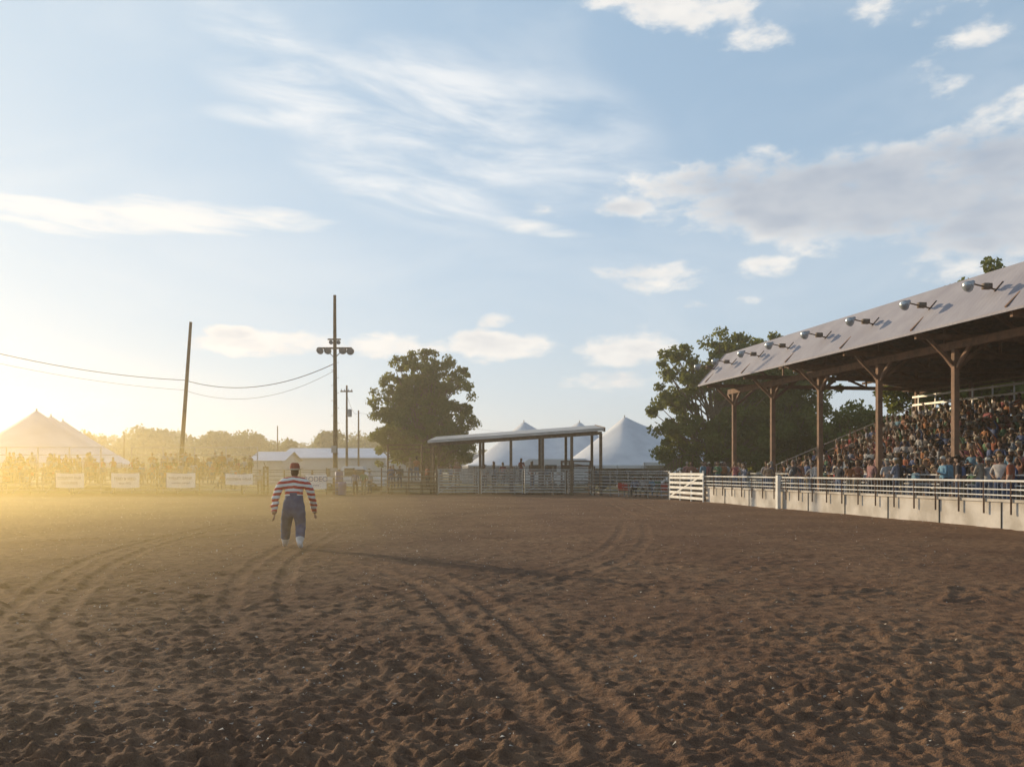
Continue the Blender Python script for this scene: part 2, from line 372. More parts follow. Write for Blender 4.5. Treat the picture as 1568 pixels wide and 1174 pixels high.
def head(mb,c,s=1.,hair='short',hat=None,mh=(0,3,4,6)):
    ms,mhr,mht,me_=mh
    def shp(p):
        x,y,z=p
        k=1-.22*max(0,-z)
        return (x*k,y*k*(1+.06*(y<0)),z)
    mb.ell(c,(.078*s,.096*s,.118*s),ms,14,10,fn=shp)
    cx,cy,cz=c
    mb.add([(cx-.016*s,cy-.094*s,cz-.035*s),(cx+.016*s,cy-.094*s,cz-.035*s),(cx,cy-.122*s,cz-.03*s),(cx,cy-.094*s,cz+.012*s)],[(0,1,2),(1,3,2),(3,0,2)],ms)
    for sg in(-1,1):
        mb.ell((cx+sg*.03*s,cy-.088*s,cz+.006*s),(.013*s,.01*s,.008*s),me_,6,4)
        mb.ell((cx+sg*.08*s,cy+.005,cz-.01*s),(.012*s,.022*s,.032*s),ms,6,4)
    mb.beam((cx-.024*s,cy-.09*s,cz-.062*s),(cx+.024*s,cy-.09*s,cz-.062*s),.012*s,.007*s,me_)
    if hair:
        mb.ell((cx,cy+.014*s,cz+.022*s),(.088*s,.1*s,.108*s),mhr,12,6,zmin=-.05)
        mb.ell((cx,cy+.035*s,cz-.01*s),(.083*s,.078*s,.1*s),mhr,12,6)
        if hair=='long':
            mb.ell((cx,cy+.055*s,cz-.11*s),(.085*s,.045*s,.17*s),mhr,10,6)
    if hat=='cowboy':
        n=18; vs=[]
        for R,zf in((1.0,0),(2.15,.0)):
            for i in range(n):
                a=2*math.pi*i/n; x=math.cos(a)*.088*s*R; y=math.sin(a)*.104*s*R*(.92 if R>1.5 else 1)
                vs.append((cx+x,cy+y,cz+.055*s+(.055*s*abs(math.cos(a))**2 if R>1.5 else 0)))
        mb.add(vs,[(i,(i+1)%n,n+(i+1)%n,n+i) for i in range(n)],mht)
        mb.lathe((cx,cy,cz+.05*s),(0,0,1),[(0,.097*s),(.06*s,.09*s),(.105*s,.075*s),(.11*s,.05*s),(.095*s,.0)],14,mht)
    if hat=='cap':
        mb.ell((cx,cy,cz+.04*s),(.092*s,.108*s,.095*s),mht,12,5,zmin=0)
        mb.box((cx-.055*s,cy-.19*s,cz+.04*s),(cx+.055*s,cy-.08*s,cz+.05*s),mht)
def person(name,pose='stand',arms='down',hair='short',hat=None,w=1.,mats=PM):
    sh=pose=='stand'
    if sh:
        V=[(0,0,.94),(0,.01,1.12),(0,.0,1.30),(0,.01,1.44),(0,-.005,1.52)]
    else:
        V=[(0,0,.12),(0,.0,.28),(0,-.03,.44),(0,-.05,.57),(0,-.07,.65)]
    R=[(.15*w,.12*w),(.145*w,.115*w),(.155*w,.115*w),.07,.056]; E=[(0,1),(1,2),(2,3),(3,4)]; L=[1,1,1,0]
    zc=V[2][2]; yc=V[2][1]
    hands=[]
    for sg in(-1,1):
        b=len(V)
        shd=(sg*.185*w,yc,zc+.08)
        if arms=='down' and sh: el_=(sg*.24*w,.04,1.12); wr=(sg*.25*w,-.05,.88)
        elif arms=='up': el_=(sg*.3,yc-.1,zc+.22); wr=(sg*.2,yc-.2,zc+.45)
        elif arms=='phone': el_=(sg*.25,yc-.06,zc-.16); wr=(sg*.08,yc-.28,zc+.06)
        elif arms=='cross': el_=(sg*.26,yc-.05,zc-.18); wr=(-sg*.02,yc-.22,zc-.12+sg*.03)
        elif sh: el_=(sg*.33,.06,1.14); wr=(sg*.17,-.08,1.0)
        else: el_=(sg*.25*w,yc-.02,zc-.18); wr=(sg*.14,-.28,.2)
        wv=Vector(wr); dv=(wv-Vector(el_)).normalized(); pl=tuple(wv+dv*.07)
        V+=[shd,el_,wr,pl]; R+=[.066*w,.05*w,.033,(.038,.026)]
        E+=[(2,b),(b,b+1),(b+1,b+2),(b+2,b+3)]; L+=[1,1,0 if (sg+len(arms))%3 else 1,0]
        hands.append((wr,pl,sg))
    for sg in(-1,1):
        b=len(V)
        if sh: V+=[(sg*.1*w,0,.86),(sg*.115*w,-.02,.48),(sg*.12*w,.03,.1),(sg*.13*w,-.15,.04)]
        else: V+=[(sg*.11*w,-.06,.1),(sg*.15*w,-.46,.11),(sg*.14*w,-.44,-.33),(sg*.15*w,-.6,-.385)]
        R+=[.1*w,.068*w,.048,.042]; E+=[(0,b),(b,b+1),(b+1,b+2),(b+2,b+3)]; L+=[2,2,2,5]
    vs,fs,mi=skin_mesh(name,V,R,E,L,1)
    mb=MB(); mb.v=[tuple(v) for v in vs]; mb.f=list(fs); mb.m=list(mi)
    wz=.98 if sh else .16
    for k,f in enumerate(mb.f):
        if mb.m[k]==1 and abs(sum(mb.v[i][0] for i in f)/len(f))<.2*w and sum(mb.v[i][2] for i in f)/len(f)<wz: mb.m[k]=2
    for h in hands: hand(mb,*h)
    nk=V[4]; head(mb,(nk[0],nk[1]-.02,nk[2]+.1),1.,hair,hat)
    me=bpy.data.meshes.new(name); me.from_pydata(mb.v,[],mb.f)
    for m_ in mats: me.materials.append(m_)
    me.polygons.foreach_set('material_index',mb.m); me.polygons.foreach_set('use_smooth',[True]*len(mb.f)); me.update()
    return me
seated=[person('seated_a','sit','knee','short'),person('seated_b','sit','cross','long',w=.92),person('seated_c','sit','phone','short','cap'),
        person('seated_d','sit','knee','short','cowboy',1.08),person('seated_e','sit','up','long',w=.9),person('seated_f','sit','knee','long','cap',.95),
        person('seated_g','sit','cross','short','cowboy'),person('seated_h','sit','knee','short',w=1.15)]
stands=[person('stand_a','stand','down','short','cowboy'),person('stand_b','stand','hip','long',w=.92),person('stand_c','stand','down','short',None,1.1),
        person('stand_d','stand','cross','short','cap'),person('stand_e','stand','phone','long',None,.92),person('stand_f','stand','hip','short','cowboy',1.05)]
def place(me,parent,loc,rz,s=1.,name='person'):
    o=bpy.data.objects.new(name,me); o.location=loc; o.rotation_euler=(0,0,rz); o.scale=(s,s,s); link(o,parent); return o

# ------------------------------------------------------------ rodeo clown
def clown():
    M_str=bpy.data.materials.new('striped_shirt'); M_str.use_nodes=True; t=NT(M_str.node_tree); b=t.n['Principled BSDF']; b.inputs['Roughness'].default_value=.85
    tc=t.new('ShaderNodeTexCoord').outputs['Object']; sp=t.new('ShaderNodeSeparateXYZ'); t.l.new(tc,sp.inputs[0])
    ax=t.math('ABSOLUTE',sp.outputs[0])
    zz=t.math('ADD',t.math('MULTIPLY_ADD',ax,.13,sp.outputs[2]),t.math('MULTIPLY',t.noise(tc,5,2),.05))
    fr=t.math('FRACT',t.math('DIVIDE',zz,.118)); st=t.math('GREATER_THAN',fr,.5)
    c=t.mix(st,(.80,.76,.70),(.50,.03,.03))
    t.l.new(c,b.inputs['Base Color'])
    M_den=mat('faded_denim',(.035,.065,.15),(.08,.12,.22),7,.9,bump=.5,bscale=14)
    M_sk=mat('clown_skin',(.42,.24,.17),(.38,.2,.14),8,.6); M_wh=mat('white_shoe_leather',(.75,.73,.7),(.6,.55,.5),8,.6)
    M_hr=mat('clown_hair',(.12,.06,.04),(.08,.04,.03),20,.8); M_ht=mat('red_hat_felt',(.34,.07,.05),(.25,.05,.04),10,.8); M_br=mat('hat_brim_straw',(.66,.54,.42),(.5,.4,.3),20,.8)
    root=empty('rodeo_clown',(gx(450,19.9),19.9,-.01),math.radians(180+6))
    # slight forward hunch (local -y is the walking direction, away from the camera)
    V=[(0,0,.93),(0,0,1.12),(0,-.02,1.30),(0,-.05,1.45),(0,-.10,1.55),(0,-.13,1.60)]
    R=[(.20,.17),(.205,.18),(.215,.17),(.19,.12),.085,.065]; E=[(0,1),(1,2),(2,3),(3,4),(4,5)]; L=[2,2,1,1,0]
    hs=[]
    for sg in(-1,1):
        b_=len(V); sw=.16*sg      # arms swing opposite to the legs
        el_=(sg*.375,-.02+sw*.35,1.14); mid=(sg*.395,-.06+sw*.9,.98); wr=(sg*.40,-.10+sw*1.5,.83); pl=(sg*.40,-.125+sw*1.75,.755)
        V+=[(sg*.24,-.05,1.46),(sg*.325,-.04,1.33),el_,mid,wr,pl]; R+=[.105,.098,.085,.08,.066,(.052,.034)]
        E+=[(3,b_),(b_,b_+1),(b_+1,b_+2),(b_+2,b_+3),(b_+3,b_+4),(b_+4,b_+5)]; L+=[1,1,1,1,1,0]; hs.append((wr,pl,sg))
    b_=len(V)   # trailing leg
    V+=[(-.12,.02,.80),(-.14,-.04,.50),(-.15,.16,.25),(-.155,.24,.15),(-.17,.12,.06)]; R+=[.155,.12,.105,.062,(.062,.055)]
    E+=[(0,b_),(b_,b_+1),(b_+1,b_+2),(b_+2,b_+3),(b_+3,b_+4)]; L+=[2,2,2,5,5]
    b_=len(V)   # leading leg
    V+=[(.13,-.02,.80),(.20,-.22,.50),(.225,-.32,.22),(.23,-.34,.11),(.26,-.50,.06)]; R+=[.155,.12,.105,.062,(.062,.055)]
    E+=[(0,b_),(b_,b_+1),(b_+1,b_+2),(b_+2,b_+3),(b_+3,b_+4)]; L+=[2,2,2,5,5]
    vs,fs,mi=skin_mesh('clown',V,R,E,L,2)
    mb=MB(); mb.f=list(fs); mb.m=list(mi)
    for v in vs:
        x,y,z=v; k=.010*math.sin(z*38+x*14)*math.sin(x*21+y*17)+.007*math.sin(z*71+y*30)
        if .22<z<1.2: v=Vector((x*(1+k*3),y*(1+k*4)+k,z))
        mb.v.append(tuple(v))
    for k,f in enumerate(mb.f):
        cx=sum(mb.v[i][0] for i in f)/len(f); cz=sum(mb.v[i][2] for i in f)/len(f)
        if mb.m[k] in(1,2) and abs(cx)<.25: mb.m[k]=2 if cz<1.17 or (abs(cx)<.09 and cz<1.22) else 1
        elif mb.m[k]==2 and cz>.9: mb.m[k]=1 if abs(cx)>.3 else 2
    for h in hs: hand(mb,*h,s=1.35)
    me_c=(0,-.15,1.675)
    head(mb,me_c,1.0,'short',None,(0,3,4,5))
    cx,cy,cz=me_c; n=24; hv=[]
    for R_ in(1.0,2.1):
        for i in range(n):
            a=2*math.pi*i/n; hv.append((cx+math.cos(a)*.09*R_,cy+math.sin(a)*.105*R_,cz+.055+(.045*abs(math.cos(a))**2 if R_>1.2 else 0)))
    mb.add(hv,[(i,(i+1)%n,n+(i+1)%n,n+i) for i in range(n)],6)
    mb.lathe((cx,cy,cz+.05),(0,0,1),[(0,.112),(.035,.11)],16,6)
    mb.lathe((cx,cy,cz+.085),(0,0,1),[(0,.11),(.05,.107),(.10,.092),(.125,.06),(.115,0)],16,4)
    mb.obj('body',[M_sk,M_str,M_den,M_hr,M_ht,M_wh,M_br],root,True)
clown()

# ------------------------------------------------------------ grandstand
TH=math.atan(.1764)
gs=empty('grandstand',(0,0,0),TH)
y0,y1=12.,48.1
b=MB()
b.box((18.96,y0,-.3),(19.22,47.0,.78)); b.box((18.90,y0,.78),(19.28,47.03,.86))
for k in range(13):
    yy=y0+.5+k*2.9
    b.box((18.935,yy,-.3),(18.96,yy+.03,.775),1)
b.box((19.22,y0,.2),(21.7,46.74,.5),0)
b.box((19.22,46.75,-.3),(22,47.0,.779),0)
b.obj('front_wall',[M_conc,M_black],gs)
b=MB()
yy=y0
while yy<47:
    b.tube((18.86,yy,.42),(18.86,yy,1.42),.03,n=6,m=1); yy+=1.16
for z,r in((1.40,.035),(1.15,.022),(.98,.022)):
    b.tube((18.86,y0,z),(18.86,46.9,z),r,n=6)
yy=y0
while yy<46.9:
    b.tube((18.86,yy,.87),(18.86,yy,1.38),.006,n=3); yy+=.19
b.box((18.70,38.0,-.02),(18.85,38.2,1.5),0)
for z in(1.55,1.2): b.tube((21.55,y0,z),(21.55,47,z),.025,n=6)
yy=y0
while yy<47: b.tube((21.55,yy,.5),(21.55,yy,1.55),.025,n=6); yy+=2.3
b.obj('front_railing',[M_white,M_rust],gs)
b=MB()
PY=[28.6+4.65*k for k in range(-3,5)]
for y in PY:
    b.box((20.58,y-.09,.3),(20.78,y+.09,5.9),0)
    b.box((20.5,y-.16,.3),(20.86,y+.16,.75),1)
    b.beam((20.68,y,5.2),(20.68,y-.8,5.98),.10,.12,0); b.beam((20.68,y,5.2),(20.68,y+.8,5.98),.10,.12,0)
    b.beam((20.68,y,5.3),(19.6,y,6.3),.10,.12,0); b.beam((20.68,y,5.2),(22.0,y,6.25),.10,.12,0)
    b.box((31.6,y-.09,0),(31.8,y+.09,6.2),0)
    b.box((26.2,y-.08,.0),(26.36,y+.08,2.0),0)
    b.beam((19.15,y,6.33),(32.3,y,6.33),.12,.2,0); b.beam((19.1,y+.13,6.5),(20.7,y+.13,8.02),.08,.16,0); b.beam((20.7,y+.13,8.02),(32.4,y+.13,6.52),.08,.16,0)
    for xa,xb in((20.7,23.5),(23.5,26),(26,28.5)):
        za=8.0-(xa-20.7)*.128; zb=8.0-(xb-20.7)*.128
        b.beam((xa,y-.1,za),(xb,y-.1,6.35),.06,.12,0); b.beam((xb,y-.1,6.35),(xb,y-.1,zb),.06,.12,0)
b.box((20.6,y0,5.92),(20.76,y1-.2,6.18),0); b.box((31.6,y0,6.2),(31.8,y1-.2,6.3),0)
b.obj('posts_and_trusses',[mat('painted_timber',(.26,.155,.105),(.17,.11,.08),4,.8),M_rust],gs)
b=MB()
for k in range(14):
    x=21.2+k*.85; z=8.13-(x-20.6)*.1512-.14
    b.box((x-.04,y0,z-.12),(x+.04,y1-.05,z),0)
for k in range(3):
    x=19.25+k*.5; z=6.43+(x-19.0)*1.106-.06
    b.box((x-.04,y0,z-.12),(x+.04,y1-.05,z),0)
b.obj('purlins',[M_darkwood],gs)
b=MB()
th=.05
P=[(19.0,6.43),(20.6,8.2),(32.6,6.40)]
for (xa,za),(xb,zb) in zip(P[:-1],P[1:]):
    b.add([(xa,y0,za),(xb,y0,zb),(xb,y1,zb),(xa,y1,za)],[(0,1,2,3)],0)
    b.add([(xa,y0,za-th),(xb,y0,zb-th),(xb,y1,zb-th),(xa,y1,za-th)],[(3,2,1,0)],1)
b.box((18.94,y0,6.36),(18.99,y1,6.44),0)
b.beam((19.0,y1+.03,6.38),(20.6,y1+.03,8.15),.05,.14,0); b.beam((20.6,y1+.03,8.15),(32.6,y1+.03,6.35),.05,.14,0)
b.obj('roof',[M_roof,M_darkwood],gs)
M_ball=mat('ballast_box',(.16,.12,.09),None,5,.6)
for k in range(9):
    Yw=[24.9,28.3,31.55,35,38.5,41.8,44.8,48.0,51.0][k]; yl=-.1736*19.0+1.0154*Yw
    if k==8: yl=47.9
    b=MB(); 
    b.beam((20.0,yl,7.30),(18.95,yl,7.50),.04,.04,0)
    b.beam((19.75,yl,7.28),(20.05,yl,7.60),.04,.04,0)
    b.box((19.36,yl-.09,7.34),(19.62,yl+.09,7.52),1)
    b.lathe((18.95,yl,7.50),(-.75,-.25,-.5),[(-.14,.04),(-.08,.07),(0,.09),(.10,.14),(.2,.18),(.23,.185)],14,2)
    b.lathe((18.95,yl,7.50),(-.75,-.25,-.5),[(.23,.18),(.29,.13),(.32,.06),(.325,0)],14,3)
    b.obj('floodlight_%d'%k,[M_rust,M_ball,M_steel,M_glass],gs,True)
b=MB(); NR=12; X0=21.9; PIT=.78; Z0=.62; RISE=.31
for r in range(NR):
    x=X0+r*PIT; z=Z0+r*RISE
    b.box((x,y0,z-.06),(x+PIT-.03,46.9,z),0)
    b.box((x+PIT-.05,y0,z+.003),(x+PIT-.03,46.9,z+RISE-.063),2)
    b.box((x+.42,y0,z+.38),(x+.70,46.9,z+.42),0)
    yy=y0
    while yy<46.9: b.box((x+.5,yy,z),(x+.54,yy+.05,z+.379),1); yy+=2.3
b.beam((X0,46.95,Z0-.15),(X0+NR*PIT,46.95,Z0+NR*RISE-.15),.06,.25,1)
for k in range(6):
    x=X0+k*1.8; b.box((x,46.86,0),(x+.08,46.94,Z0+(x-X0)*RISE/PIT-.1),1)
b.obj('bleacher_tiers',[M_plank,M_rust,M_darkwood],gs)
b=MB(); xb=X0+NR*PIT; zb=Z0+NR*RISE
for z in(.6,1.0,1.45): b.box((xb+.02,y0,zb+z),(xb+.06,47,zb+z+.11),0)
yy=y0
while yy<47: b.box((xb+.07,yy,zb-.4),(xb+.13,yy+.06,zb+1.6),0); yy+=1.5
for z in(.5,.95): b.beam((X0,47.0,Z0+z),(xb,47.0,zb+z),.04,.05,0)
for k in range(9):
    x=X0+k*1.17; zz=Z0+(x-X0)*RISE/PIT; b.tube((x,47.0,zz-.1),(x,47.0,zz+.98),.025,n=6)
b.obj('back_railing',[M_plank],gs)
b=MB()
for ya in(31.,37.5,44.):
    for r in range(0,NR,2):
        x=X0+r*PIT; z=Z0+r*RISE
        b.tube((x+.2,ya,z),(x+.2,ya,z+.95),.02,n=5); b.tube((x+.2,ya,z+.95),(x+1.1,ya,z+1.31),.02,n=5)
b.obj('aisle_handrails',[M_steel],gs)

cr=empty('spectator_crowd',(0,0,0),TH)
for r in range(NR):
    x=X0+r*PIT+.56; z=Z0+r*RISE+.42
    y=24.+random.random()*.4+r*1.0
    while y<46.6:
        dens_=.93 if y<44 else .75
        if r==0: dens_=.7
        ais=any(abs(y-a_)<.4 for a_ in(31.,37.5,44.))
        if random.random()<dens_ and not ais and (math.sin(y*1.1+r*2.3)+math.sin(y*.37+r))>-1.55:
            place(random.choice(seated),cr,(x-.02,y,z),-math.pi/2+random.uniform(-.5,.6),random.uniform(.9,1.04),'spectator')
        y+=random.uniform(.44,.60)
for k in range(34):
    y=random.uniform(24,46.8); place(random.choice(stands),cr,(random.uniform(19.6,21.3),y,.5),random.uniform(-math.pi,0) ,random.uniform(.88,1.0),'spectator')

# ------------------------------------------------------------ arena fences
def fence(name,xa,xb,Y,zs,r,post_dx,mats,ya=None,top=1.75,pr=.05,extra=None):
    b=MB(); Y2=Y if ya is None else ya
    for z in zs: b.tube((xa,Y,z),(xb,Y2,z),r,n=6,m=0)
    n=max(1,int(round(math.hypot(xb-xa,Y2-Y)/post_dx)))
    for i in range(n+1):
        f=i/n; x=xa+(xb-xa)*f; y=Y+(Y2-Y)*f; b.tube((x,y+.05,-.1),(x,y+.05,top),pr,n=8,m=1)
    if extra: extra(b)
    return b.obj(name,mats)
FY=65.
M_pipe=mat('dusty_pipe',(.28,.25,.21),(.18,.15,.12),3,.7,.1)
M_panel=mat('panel_paint',(.46,.45,.43),(.30,.28,.26),2,.6,.1)
fence('pipe_fence',gx(-150,FY),gx(500,FY),FY,[.25,.52,.79,1.06,1.33,1.6,1.75],.03,3.,[M_pipe,M_rust])
fence('pipe_fence',gx(500,FY),gx(668,FY),FY,[.25,.5,.75,1.0,1.3,1.65],.035,2.2,[M_pipe,M_rust],top=1.9)
def bars(b):
    for (p,q) in((672,733),(737,800),(804,866),(870,904)):
        xa=gx(p,64);xb=gx(q,64)
        for z in(.22,.42,.62,.82,1.02,1.22,1.42,1.62): b.beam((xa,64,z),(xb,64,z),.05,.09,0)
        b.tube((xa,64,.1),(xa,64,1.75),.04,n=6,m=0); b.tube((xb,64,.1),(xb,64,1.75),.04,n=6,m=0)
        b.beam((xa,64.04,.2),(xb,64.04,1.65),.03,.05,0)
fence('cattle_chute_panels',gx(670,64.1),gx(906,64.1),64.15,[1.78],.04,2.9,[M_panel,M_pipe],top=2.0,extra=bars)
fence('pipe_fence',gx(908,63),gx(1024,56),63,[.2,.42,.64,.86,1.08,1.3,1.52,1.66],.032,2.,[M_steel,M_pipe],ya=56.,top=1.75)
g=empty('white_arena_gate'); b=MB()
xa,ya_,xb,yb=gx(1026,54),54.,gx(1077,49.6)-.05,49.3
for z in(.18,.46,.74,1.02,1.30,1.5): b.beam((xa,ya_,z),(xb,yb,z),.05,.14,0)
for f in(0,.33,.66,1.): b.tube((xa+(xb-xa)*f,ya_+(yb-ya_)*f+.06,0),(xa+(xb-xa)*f,ya_+(yb-ya_)*f+.06,1.7),.05,n=8,m=0)
b.beam((xa,ya_-.05,.2),(xb,yb-.05,1.5),.04,.08,0); b.obj('gate_planks',[M_white],g)
b=MB(); b.beam((xa,ya_,1.5),(gx(1024,56),56,1.6),.04,.06,0); b.beam((xa,ya_,.7),(gx(1024,56),56,.7),.04,.06,0); b.obj('gate_return',[M_white],g)

def frame(name,px0,px1,Y,ztop):
    b=MB(); xa=gx(px0,Y);xb=gx(px1,Y)
    for x in(xa,xb): b.tube((x,Y,0),(x,Y,ztop),.07,n=8)
    b.tube((xa,Y,ztop-.05),(xb,Y,ztop-.05),.05,n=8); b.tube((xa,Y,ztop-.35),(xb,Y,ztop-.35),.04,n=8)
    b.tube((xa,Y,1.2),(xb,Y,1.2),.04,n=6); b.tube((xa,Y,.6),(xb,Y,.6),.04,n=6)
    b.beam((xa,Y,2.3),(xb,Y,ztop-.4),.04,.05,0)
    b.obj(name,[M_rust])
frame('gate_frame',594,646,68,gz(680,68)); frame('gate_frame',646,664,66.5,gz(684,66.5)); frame('gate_frame',860,904,66,gz(705,66))
frame('gate_frame',404,410,66,gz(714,66))

# ------------------------------------------------------------ shelter
sh=empty('chute_shelter'); b=MB()
xl,xr=gx(655,68),gx(922,62)
zl,zr=gz(674,68),gz(655,62); yl_,yr_=68.,62.
dep=7.5
def rp(u,v):
    x=xl+(xr-xl)*u; y=yl_+(yr_-yl_)*u+dep*v; z=zl+(zr-zl)*u+.55*v; return Vector((x,y,z))
b.add([rp(0,0),rp(1.01,0),rp(1.01,1),rp(0,1)],[(0,1,2,3)],0)
dz=Vector((0,0,-.06)); b.add([rp(0,0)+dz,rp(1.01,0)+dz,rp(1.01,1)+dz,rp(0,1)+dz],[(3,2,1,0)],1)
b.beam(rp(0,-.005)+dz*1.8,rp(1.01,-.005)+dz*1.8,.05,.18,0); b.beam(rp(1.015,0)+dz*2,rp(1.015,1)+dz*2,.05,.3,2); b.beam(rp(-.003,0)+dz*2,rp(-.003,1)+dz*2,.05,.2,2)
for k in range(12): b.beam(rp(.04+.085*k,.02)+dz*3,rp(.04+.085*k,.98)+dz*3,.08,.16,2)
for v in(.04,.5,.96): b.beam(rp(.0,v)+dz*6,rp(1,v)+dz*6,.12,.22,2)
for v in(.04,.96):
    for u in(.02,.32,.5,.68,.84,.995):
        p=rp(u,v); b.beam((p.x,p.y,0),(p.x,p.y,p.z-.4),.2,.2,2)
b.obj('shelter_frame',[M_roof2,M_darkwood,M_wood],sh)
b=MB()
for v,zs in((.2,(.4,.8,1.2,1.6,2.0)),(.8,(.4,.9,1.4,1.9))):
    for z in zs: p=rp(.02,v);q=rp(.97,v); b.tube((p.x,p.y,z),(q.x,q.y,z),.035,n=6)
    for k in range(9):
        p=rp(.05+k*.115,v); b.tube((p.x,p.y,0),(p.x,p.y,2.4 if k%2 else 2.0),.05,n=6)
for k in range(5):
    p=rp(.3+k*.12,.2); q=rp(.3+k*.12,.8); 
    for z in(1.,1.5,2.): b.tube((p.x,p.y,z),(q.x,q.y,z),.035,n=6)
b.obj('chute_rails',[M_rust],sh)

# ------------------------------------------------------------ banners & sign
def banner(px,w_,z0,z1,lines,Y=64.85,col=M_white,text=None,tcol=None):
    r=empty('sponsor_banner' if text is None else 'rodeo_sign',(gx(px,Y),Y,0))
    b=MB(); nx=14; vs=[];fs=[]
    for j in range(5):
        for i in range(nx+1):
            u=i/nx; v=j/4; vs.append((-w_/2+w_*u,.03*math.sin(u*9+px)+.015*math.sin(v*7+u*15),z0+(z1-z0)*v-.05*math.sin(u*math.pi)*(1 if j==4 else .6)))
    for j in range(4):
        for i in range(nx): fs.append((j*(nx+1)+i,j*(nx+1)+i+1,(j+1)*(nx+1)+i+1,(j+1)*(nx+1)+i))
    b.add(vs,fs); b.obj('vinyl_sheet',[col],r,True)
    for i,(tx,sz,zz) in enumerate(lines):
        cu=bpy.data.curves.new('lettering','FONT'); cu.body=tx; cu.size=sz; cu.align_x='CENTER'; cu.extrude=.004
        o=bpy.data.objects.new('lettering_%d'%i,cu); o.location=(0,-.07,zz); o.rotation_euler=(math.pi/2,0,0); cu.materials.append(tcol or M_blue); link(o,r)
M_ban=mat('banner_vinyl',(.80,.80,.78),(.70,.7,.7),1.5,.5)
M_grey=mat('lettering_grey',(.15,.15,.2),None,3,.6)
banner(107,2.0,.5,1.55,[('COUNTY FAIR',.26,1.1),('GROUNDS',.24,.75)],col=M_ban,tcol=M_grey)
banner(192,2.0,.5,1.55,[('FEED & SEED',.27,1.05),('since 1952',.2,.75)],col=M_ban,tcol=M_grey)
banner(277,2.05,.5,1.55,[('VALLEY BANK',.27,1.1),('member owned',.2,.78)],col=M_ban,tcol=M_grey)
banner(366,1.95,.72,1.5,[('WESTERN WEAR',.24,1.02)],col=M_ban,tcol=M_grey)
banner(484,1.5,.42,1.45,[('RODEO',.48,.95),('arena',.2,.62)],text=1,col=M_ban,tcol=M_blue)

# ------------------------------------------------------------ left bleachers + people
lb=empty('small_bleachers'); b=MB()
for (p0,p1) in((-60,172),(186,384)):
    xa=gx(p0,68);xb=gx(p1,68)
    for r in range(4):
        y=66.3+r*.85; z=.35+r*.35
        b.box((xa,y,z-.05),(xb,y+.5,z)); b.box((xa,y+.55,z+.33),(xb,y+.8,z+.37))
    for k in range(int((xb-xa)/2.4)+1):
        x=xa+k*2.4; b.beam((x,66.2,.1),(x,69.8,1.6),.06,.1,0); b.box((x,69.7,0),(x+.07,69.77,gz(684,70)),0)
    for z in(2.3,2.9,gz(685,70)): b.tube((xa,69.75,z),(xb,69.75,z),.03,n=6)
b.obj('bleacher_frame',[M_steel],lb)
lc=empty('fence_spectators')
for (p0,p1,n) in((-60,172,105),(190,382,95)):
    for k in range(n):
        r=random.choice([0,1,1,2,2,3,3]); Y=66.5+r*.85; x=gx(random.uniform(p0,p1),68); z=.35+r*.35
        if random.random()<.6: place(random.choice(stands),lc,(x,Y,z),random.uniform(-.7,.7),random.uniform(.85,1.),'spectator')
        else: place(random.choice(seated),lc,(x,Y+.65,z+.37),random.uniform(-.4,.4),1.,'spectator')
def solo(name,px,Y,z,rz,i,s=1.):
    place(stands[i],None,(gx(px,Y),Y,z),rz,s,name)
solo('cowboy',544,64.,0,.3,0); solo('cowboy',557,64.,0,-.4,5); solo('bystander',398,66.5,0,0,2)
solo('cowboy',628,66,.9,.2,0); solo('cowboy',638,66.2,1.0,2.6,5); solo('bystander',612,67.5,.4,.2,3); solo('bystander',700,67,.6,.2,2); solo('bystander',770,68,.6,-.5,1)
solo('bystander',798,69,.9,.5,4); solo('bystander',1040,55,0,.5,1,.9); solo('bystander',1058,56,.5,.0,2)
# catwalk the raised chute hands stand on
b=MB(); b.box((gx(598,66.5),66.0,.80),(gx(668,66.5),66.7,.90)); b.box((gx(596,67),66.8,.3),(gx(860,68),69.6,.40)); 
for k in range(12): b.box((gx(600,67)+k*1.1,66.9,-.05),(gx(600,67)+k*1.1+.08,66.98,.299))
for k in range(4): b.box((gx(600,66.5)+k*1.05,66.1,-.05),(gx(600,66.5)+k*1.05+.08,66.18,.799))
b.obj('chute_catwalk',[M_wood])
for i,px in enumerate((566,602,655,672,690,742,756,815,838,598,478)):
    if px in(566,478): solo('bystander',px,66.6,0,random.uniform(-.8,.8),i%6)
    else: solo('bystander',px,67.2+(i%3)*.7,.4,random.uniform(-.8,.8),i%6)
b=MB(); b.box((gx(964,59.5),59.1,.38),(gx(1014,59.5),59.5,.44)); 
for x in(966,990,1012): b.box((gx(x,59.5)-.04,59.2,-.05),(gx(x,59.5)+.04,59.4,.379))
b.obj('wooden_bench',[M_wood])
for i,px in enumerate((972,984,996,1006)):
    place(seated[(i*3)%8],None,(gx(px,59.5),59.35,.45),random.uniform(-.4,.4),1.,'bystander')
for k in range(16):
    px=random.uniform(1050,1130); Y=random.uniform(53,60); place(random.choice(stands),None,(gx(px,Y),Y,.55),random.uniform(-1,1),.98,'bystander')
b=MB(); b.box((gx(1045,56)-.2,52.6,.3),(gx(1135,56)+2,61,.54)); 
for k in range(7): b.box((gx(1045,56)+k*1.3,52.7,0),(gx(1045,56)+k*1.3+.1,52.8,.3))
b.obj('viewing_platform',[M_wood])
def chair(px,Y):
    b=MB(); b.box((-.22,-.22,.42),(.22,.22,.46),0)
    b.box((-.22,.2,.5),(.22,.24,.9),0)
    for sx in(-.2,.2): b.tube((sx,-.22,0),(sx,.22,.46),.015,n=5,m=1); b.tube((sx,.25,0),(sx,-.2,.44),.015,n=5,m=1); b.tube((sx,.2,.44),(sx,.24,.92),.015,n=5,m=1)
    b.obj('folding_chair',[M_redp,M_steel],None,loc=(gx(px,Y),Y,0))
